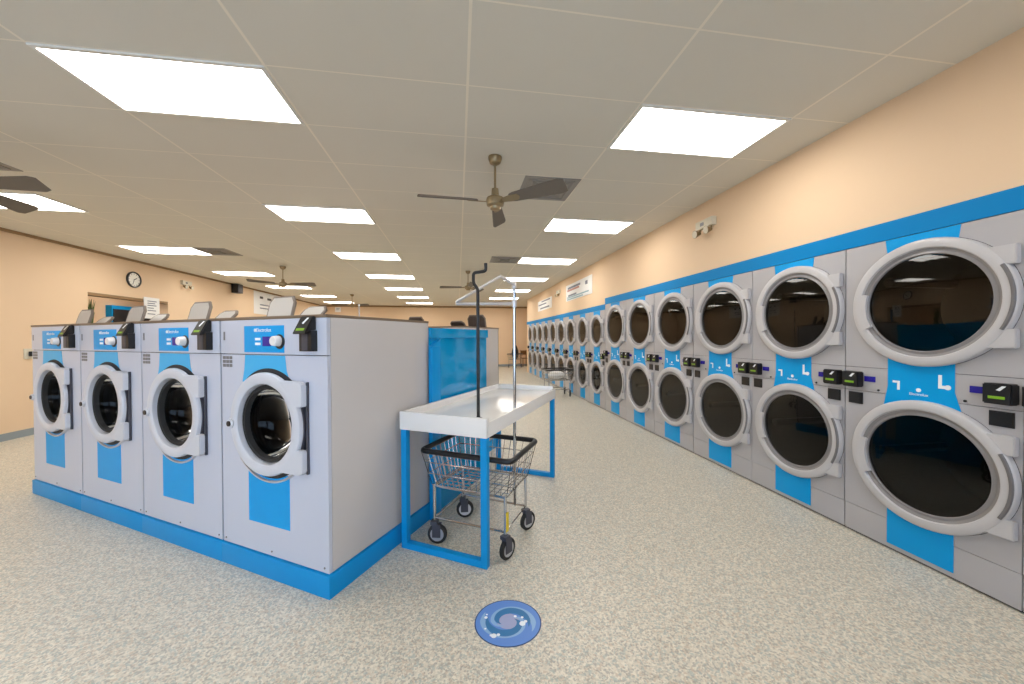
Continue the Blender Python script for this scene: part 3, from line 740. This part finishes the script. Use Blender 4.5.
# white laundry in the cart before the small dryers
b = MB(); rng = random.Random(5); rows = []
for i in range(12):
    th = PI * i / 11
    rows.append([(2.5 + 0.22 * math.sin(th) * math.cos(f) + rng.uniform(-.012, .012), 8.98 + 0.15 * math.sin(th) * math.sin(f) + rng.uniform(-.012, .012), 0.545 + 0.1 * math.cos(th) + rng.uniform(-.01, .01)) for f in [2 * PI * j / 20 for j in range(20)]])
b.grid(rows, None, close_v=True); tag(b.build('laundry_bundle', M['cloth'], ang=80), 'white laundry heaped in the cart before the small dryers', 'laundry')
b = MB(); rng = random.Random(9); rows = []
for i in range(12):
    t = i / 11; rr_ = 0.2 * (math.sin(PI * min(1, t * 0.9 + 0.08)) ** 0.5) * (1 - 0.35 * t)
    rows.append([(2.86 + rr_ * math.cos(f) + rng.uniform(-.012, .012), 18.0 + rr_ * math.sin(f) * 0.8 + rng.uniform(-.012, .012), 0.445 + 0.7 * t) for f in [2 * PI * j / 18 for j in range(18)]])
b.grid(rows, None, close_v=True); tag(b.build('laundry_bag', M['rubber'], ang=80), 'black stuffed bag standing in the farthest laundry cart', 'bag')
# brown stool beside the far cart
st = thing('wooden_chair', 'small brown wooden chair by the far wall beside the dryers', 'chair', (3.42, 18.4, 0), 0.2)
q = MB(); q.box(-0.17, 0.17, -0.17, 0.17, 0.43, 0.465, 0.006); q.build('seat', M['wood'], st)
for sx in (-1, 1):
    for sy in (-1, 1):
        q = MB(); q.box(sx * 0.15 - 0.016, sx * 0.15 + 0.016, sy * 0.15 - 0.016, sy * 0.15 + 0.016, 0, 0.43 if sy < 0 else 0.86, 0.002); q.build('leg', M['wood'], st)
q = MB(); q.box(-0.134, 0.134, 0.142, 0.16, 0.62, 0.84, 0.004); q.build('backrest', M['wood'], st)

# ------------------------------------------------------------------ wall things
def emergency(loc, rz, label):
    r = thing('emergency_light', label, 'emergency light', loc, rz, 'twin head emergency lights')
    q = MB(); q.box(-0.15, 0.15, -0.06, 0.0, -0.05, 0.05, 0.008); q.build('housing', M['ivory'], r)
    for s in (-1, 1):
        q = MB(); q.tube([(s * 0.1, -0.03, -0.05), (s * 0.1, -0.035, -0.075)], 0.008, 8)
        q.tube([(s * 0.1, -0.035, -0.09), (s * 0.1, -0.075, -0.1), (s * 0.1, -0.105, -0.105)], [0.02, 0.034, 0.048], 18); h = q.build('lamp_head', M['bronze'], r)
        g = MB(); g.tube([(s * 0.1, -0.104, -0.105), (s * 0.1, -0.108, -0.1055)], 0.043, 18); g.build('lamp_lens', M['ivory'], h)
    q = MB(); q.box(-0.06, 0.0, -0.064, -0.058, -0.02, 0.02); q.build('test_plate', M['bezel'], r)
    return r
em = emergency((DX + 0.0125, 3.98, 2.87), -PI / 2, 'grey emergency light on peach wall above the third large dryer')
dup(em, (DX + 0.0125, 10.45, 2.86), -PI / 2, 'tiny emergency light between the two signs on the dryer wall')
dup(em, (XL - 0.0005, 10.0, 2.88), PI / 2, 'small emergency light on the left wall right of the clock')
# signs on the dryer wall
def sign(name, label, loc, rz, w, h, lines, group=None, frame=False):
    r = thing(name, label, 'sign', loc, rz, group)
    q = MB(); q.box(-w / 2, w / 2, -0.012, 0.0, -h / 2, h / 2, 0.002); bd = q.build('board', M['paper'], r)
    for x0, x1, z0, z1, m in lines:
        k = MB(); k.box(x0 * w, x1 * w, -0.0135, -0.0115, z0 * h, z1 * h); k.build('printed_line', M[m], bd)
    return r
sign('wall_sign', 'larger white printed sign on the wall above the nearest small dryers', (DX + 0.012, 8.75, 2.715), -PI / 2, 1.95, 0.43,
     [(-.42, .1, .22, .34, 'ink'), (-.44, .06, .08, .2, 'redink'), (.28, .36, .1, .3, 'ink'), (-.4, -.05, -.24, -.14, 'ink'), (-.45, .4, -.34, -.26, 'tealink'), (-.45, .2, -.46, -.38, 'tealink')])
sign('wall_sign', 'smaller white printed sign on the dryer wall nearer the far corner', (DX + 0.012, 12.3, 2.66), -PI / 2, 2.0, 0.36,
     [(-.2, .4, .3, .42, 'ink'), (-.45, .15, .02, .14, 'ink'), (-.3, .35, -.36, -.22, 'ink')])
sign('wall_poster', 'big white poster high on the left wall near the far corner', (XL, 13.9, 2.72), PI / 2, 1.75, 0.76,
     [(-.3, -.18, .2, .3, 'darkink'), (-.02, .14, .18, .28, 'darkink'), (-.3, .2, -.1, -.05, 'ink'), (-.3, .1, -.25, -.2, 'ink')])
sign('paper_sign', 'white paper notice hanging over the service opening in the left wall', (XL + 0.014, 8.99, 2.18), PI / 2, 0.4, 0.46,
     [(-.3, .3, .3, .34, 'ink'), (-.3, .2, .2, .24, 'ink'), (-.3, .28, .1, .14, 'ink'), (-.3, .1, -.02, .02, 'ink'), (-.3, .25, -.14, -.1, 'ink'), (-.3, .2, -.3, -.26, 'ink')])
sign('paper_sign', 'small white notice high on the far wall above the washers', (-5.85, YF, 2.93), 0, 0.27, 0.24,
     [(-.3, .3, .2, .28, 'ink'), (-.3, .2, -.05, .02, 'ink')])
# clock
ck = thing('wall_clock', 'round wall clock with dark rim on the left wall', 'clock', (XL, 8.565, 2.735), PI / 2)
q = MB(); q.lathe_y([(0.0, 0.0), (0.165, 0.0), (0.168, -0.02), (0.158, -0.036), (0.145, -0.034), (0.138, -0.018)], 0, 0, 48); q.build('rim', M['black'], ck)
q = MB(); q.lathe_y([(0.0, -0.018), (0.142, -0.018)], 0, 0, 48); fc = q.build('clock_face', M['clockface'], ck)
q = MB()
for k in range(12):
    a = 2 * PI * k / 12; q.box(-0.005, 0.005, -0.0195, -0.0175, 0.108, 0.13, mtx=Matrix.Rotation(a, 4, 'Y'))
q.build('hour_marks', M['darkink'], fc)
for ang, ln, wd, nm in ((math.radians(60), 0.075, 0.007, 'hour_hand'), (math.radians(200), 0.11, 0.005, 'minute_hand')):
    q = MB(); q.box(-wd, wd, -0.0225, -0.0205, -0.015, ln, mtx=Matrix.Rotation(ang, 4, 'Y')); q.build(nm, M['darkink'], fc)
# speaker
sp = thing('wall_speaker', 'small black speaker box high on the left wall', 'speaker', (XL, 11.9, 3.0), PI / 2)
q = MB(); q.box(-0.13, 0.13, -0.22, -0.04, -0.13, 0.13, 0.01); q.build('speaker_box', M['black'], sp)
q = MB(); q.box(-0.115, 0.115, -0.226, -0.219, -0.115, 0.115, 0.003); q.build('grille', M['charcoal'], sp)
q = MB(); q.box(-0.03, 0.03, -0.045, 0.0, -0.04, 0.04); q.build('bracket', M['black'], sp)
# wall outlet with dark plug
ot = thing('wall_outlet', 'ivory outlet plate with dark plug on left wall beside leftmost washer', 'outlet', (XL, 6.69, 1.28), PI / 2)
q = MB(); q.box(-0.055, 0.055, -0.012, 0.0, -0.08, 0.08, 0.003); q.build('plate', M['ivory'], ot)
q = MB(); q.box(0.0, 0.05, -0.05, -0.011, -0.04, 0.035, 0.006); q.build('plug', M['black'], ot)
# service opening: counter with a plant and a blue cabinet behind
ct = MB(); ct.box(XL - 0.4, XL + 0.1, OPY0 + 0.002, OPY1 - 0.002, OPZ0 + 0.002, OPZ0 + 0.04, 0.004); tag(ct.build('service_counter', M['white']), 'white counter shelf in the service opening of the left wall', 'counter')
pt = thing('potted_plant', 'dark green potted plant at the left side of the service opening', 'plant', (XL - 0.14, OPY0 + 0.15, OPZ0 + 0.041))
q = MB(); q.lathe_z([(0.0, 0.0), (0.08, 0.0), (0.11, 0.2), (0.12, 0.2), (0.12, 0.23), (0.1, 0.23), (0.095, 0.2), (0.0, 0.19)], 0, 0, 24); q.build('pot', M['pot'], pt)
q = MB(); rng = random.Random(11)
for k in range(46):
    a = rng.uniform(0, 2 * PI); ln = rng.uniform(0.25, 0.5); zt = 0.6 + rng.uniform(0.0, 0.6); wd = rng.uniform(0.03, 0.06); rad = rng.uniform(0.03, 0.13)
    p0 = Vector((0.02 * math.cos(a), 0.02 * math.sin(a), 0.19)); p2 = Vector((rad * math.cos(a), rad * math.sin(a), zt)); p1 = Vector((rad * .4 * math.cos(a), rad * .4 * math.sin(a), zt * .75))
    sd = Vector((-math.sin(a), math.cos(a), 0)); rows = []
    for j in range(7):
        t = j / 6; p = p0 * (1 - t) ** 2 + p1 * 2 * t * (1 - t) + p2 * t * t; ww = wd * max(0.05, math.sin(PI * min(0.98, t * 0.85 + 0.12)))
        rows.append([tuple(p - sd * ww / 2), tuple(p + Vector((0, 0, 0.006))), tuple(p + sd * ww / 2)])
    q.grid(rows)
q.build('foliage', M['leaf'], pt, normals=False)
cb = thing('blue_cabinet', 'blue cabinet in the office seen through the service opening', 'cabinet', (-9.4, 12.0, 0), PI / 2)
q = MB(); q.box(-0.75, 0.75, -0.15, -0.002, 0, 2.43, 0.005); bdy = q.build('body', M['blue'], cb)
for s in (-1, 1):
    q = MB(); q.box(min(s * 0.02, s * 0.72), max(s * 0.02, s * 0.72), -0.17, -0.151, 0.08, 2.33, 0.004); d_ = q.build('door', M['gap'], cb)
    k = MB(); k.box(s * 0.06 - 0.012, s * 0.06 + 0.012, -0.195, -0.17, 1.1, 1.3, 0.004); k.build('handle', M['alu'], d_)

# ------------------------------------------------------------------ round logo sticker on the floor
dc = thing('floor_decal', 'oval blue floor decal with white and blue water swirl emblem', 'floor decal', (0.253, 1.866, 0.0004), -0.149)
rx, ry = 0.176, 0.158
def epoly(pts): return [(rx * x, ry * y) for x, y in pts]
def circ(r, n=72, cx=0, cy=0, k=1.0): return [(cx + r * math.cos(2 * PI * i / n), cy + k * r * math.sin(2 * PI * i / n)) for i in range(n)]
q = MB(); q.prism_z(epoly(circ(1.0)), 0, 0.0008); q.build('border', M['dedge'], dc)
q = MB(); q.prism_z(epoly(circ(0.965)), 0.0006, 0.0012); q.build('field', M['dblue'], dc)
def interp(tab, a):
    for (a0, r0), (a1, r1) in zip(tab, tab[1:]):
        if a1 <= a <= a0: return r0 + (r1 - r0) * (a0 - a) / (a0 - a1 + 1e-9)
    return tab[-1][1]
def arm(inner, outer, a0, a1, rot, z0, z1, name, m):
    n = 40; I, O = [], []
    for k in range(n + 1):
        a = a0 + (a1 - a0) * k / n; t = math.radians(a + rot)
        I.append((rx * interp(inner, a) * math.cos(t), ry * interp(inner, a) * math.sin(t)))
        O.append((rx * interp(outer, a) * math.cos(t), ry * interp(outer, a) * math.sin(t)))
    w_ = MB()
    w_.grid([[(p[0], p[1], z1), (o_[0], o_[1], z1)] for p, o_ in zip(I, O)])
    w_.build(name, m, dc)
q = MB(); q.prism_z(epoly(circ(0.33, 40, 0, 0.02)), 0.001, 0.0015); q.build('swirl_centre', M['dlav'], dc)
for rot in (0, 180):
    arm([(240, .2), (210, .3), (180, .38), (90, .56), (45, .64), (0, .66), (-30, .8)], [(240, .2), (210, .4), (180, .52), (90, .66), (45, .74), (0, .84), (-30, .82)], 240, -30, rot, 0, 0.0019, 'pale_swirl', M['dlight'])
    arm([(210, .22), (180, .26), (90, .33), (30, .45), (-20, .645)], [(210, .23), (170, .42), (90, .6), (45, .665), (0, .675), (-20, .65)], 210, -20, rot, 0, 0.0022, 'blue_swirl', M['dmid'])
q = MB()
for x, y, r_ in ((.43, -.09, .09), (.53, .0, .05), (.22, .22, .045), (.43, .17, .04), (-.4, -.58, .08), (-.27, -.54, .05), (-.67, .17, .05), (-.65, .3, .03), (-.66, -.3, .03), (-.48, -.56, .04)):
    q.face([(rx * (x + r_ * math.cos(2 * PI * i / 20)), ry * y + rx * r_ * math.sin(2 * PI * i / 20), 0.0026) for i in range(20)])
q.build('bubbles', M['lettering'], dc)

# ------------------------------------------------------------------ world, camera
w = bpy.data.worlds.new('daylight'); scene.world = w; w.use_nodes = True
nt = w.node_tree; bg = nt.nodes['Background']
bg.inputs[0].default_value = (0.62, 0.78, 1.0, 1); bg.inputs[1].default_value = 4.5

cd = bpy.data.cameras.new('camera'); cam = bpy.data.objects.new('camera', cd); COL.objects.link(cam)
f, yaw, pit, rol = 360.25, 0.1491, 0.0112, 0.0039
r0 = Vector((math.cos(yaw), -math.sin(yaw), 0)); h0 = Vector((math.sin(yaw), math.cos(yaw), 0)); z0 = Vector((0, 0, 1))
fwd = h0 * math.cos(pit) - z0 * math.sin(pit); up = z0 * math.cos(pit) + h0 * math.sin(pit)
right = r0 * math.cos(rol) - up * math.sin(rol); up2 = r0 * math.sin(rol) + up * math.cos(rol)
R = Matrix((right, up2, -fwd)).transposed()
cam.matrix_world = Matrix.Translation((0, 0, CAMH)) @ R.to_4x4()
cd.sensor_fit = 'HORIZONTAL'; cd.sensor_width = 36; cd.lens = f / 1024 * 36; cd.clip_start = 0.02; cd.clip_end = 200
scene.camera = cam
vs = scene.view_settings
vs.view_transform = 'Standard'; vs.look = 'None'; vs.gamma = 1.0; vs.use_curve_mapping = False; vs.exposure = 0.42
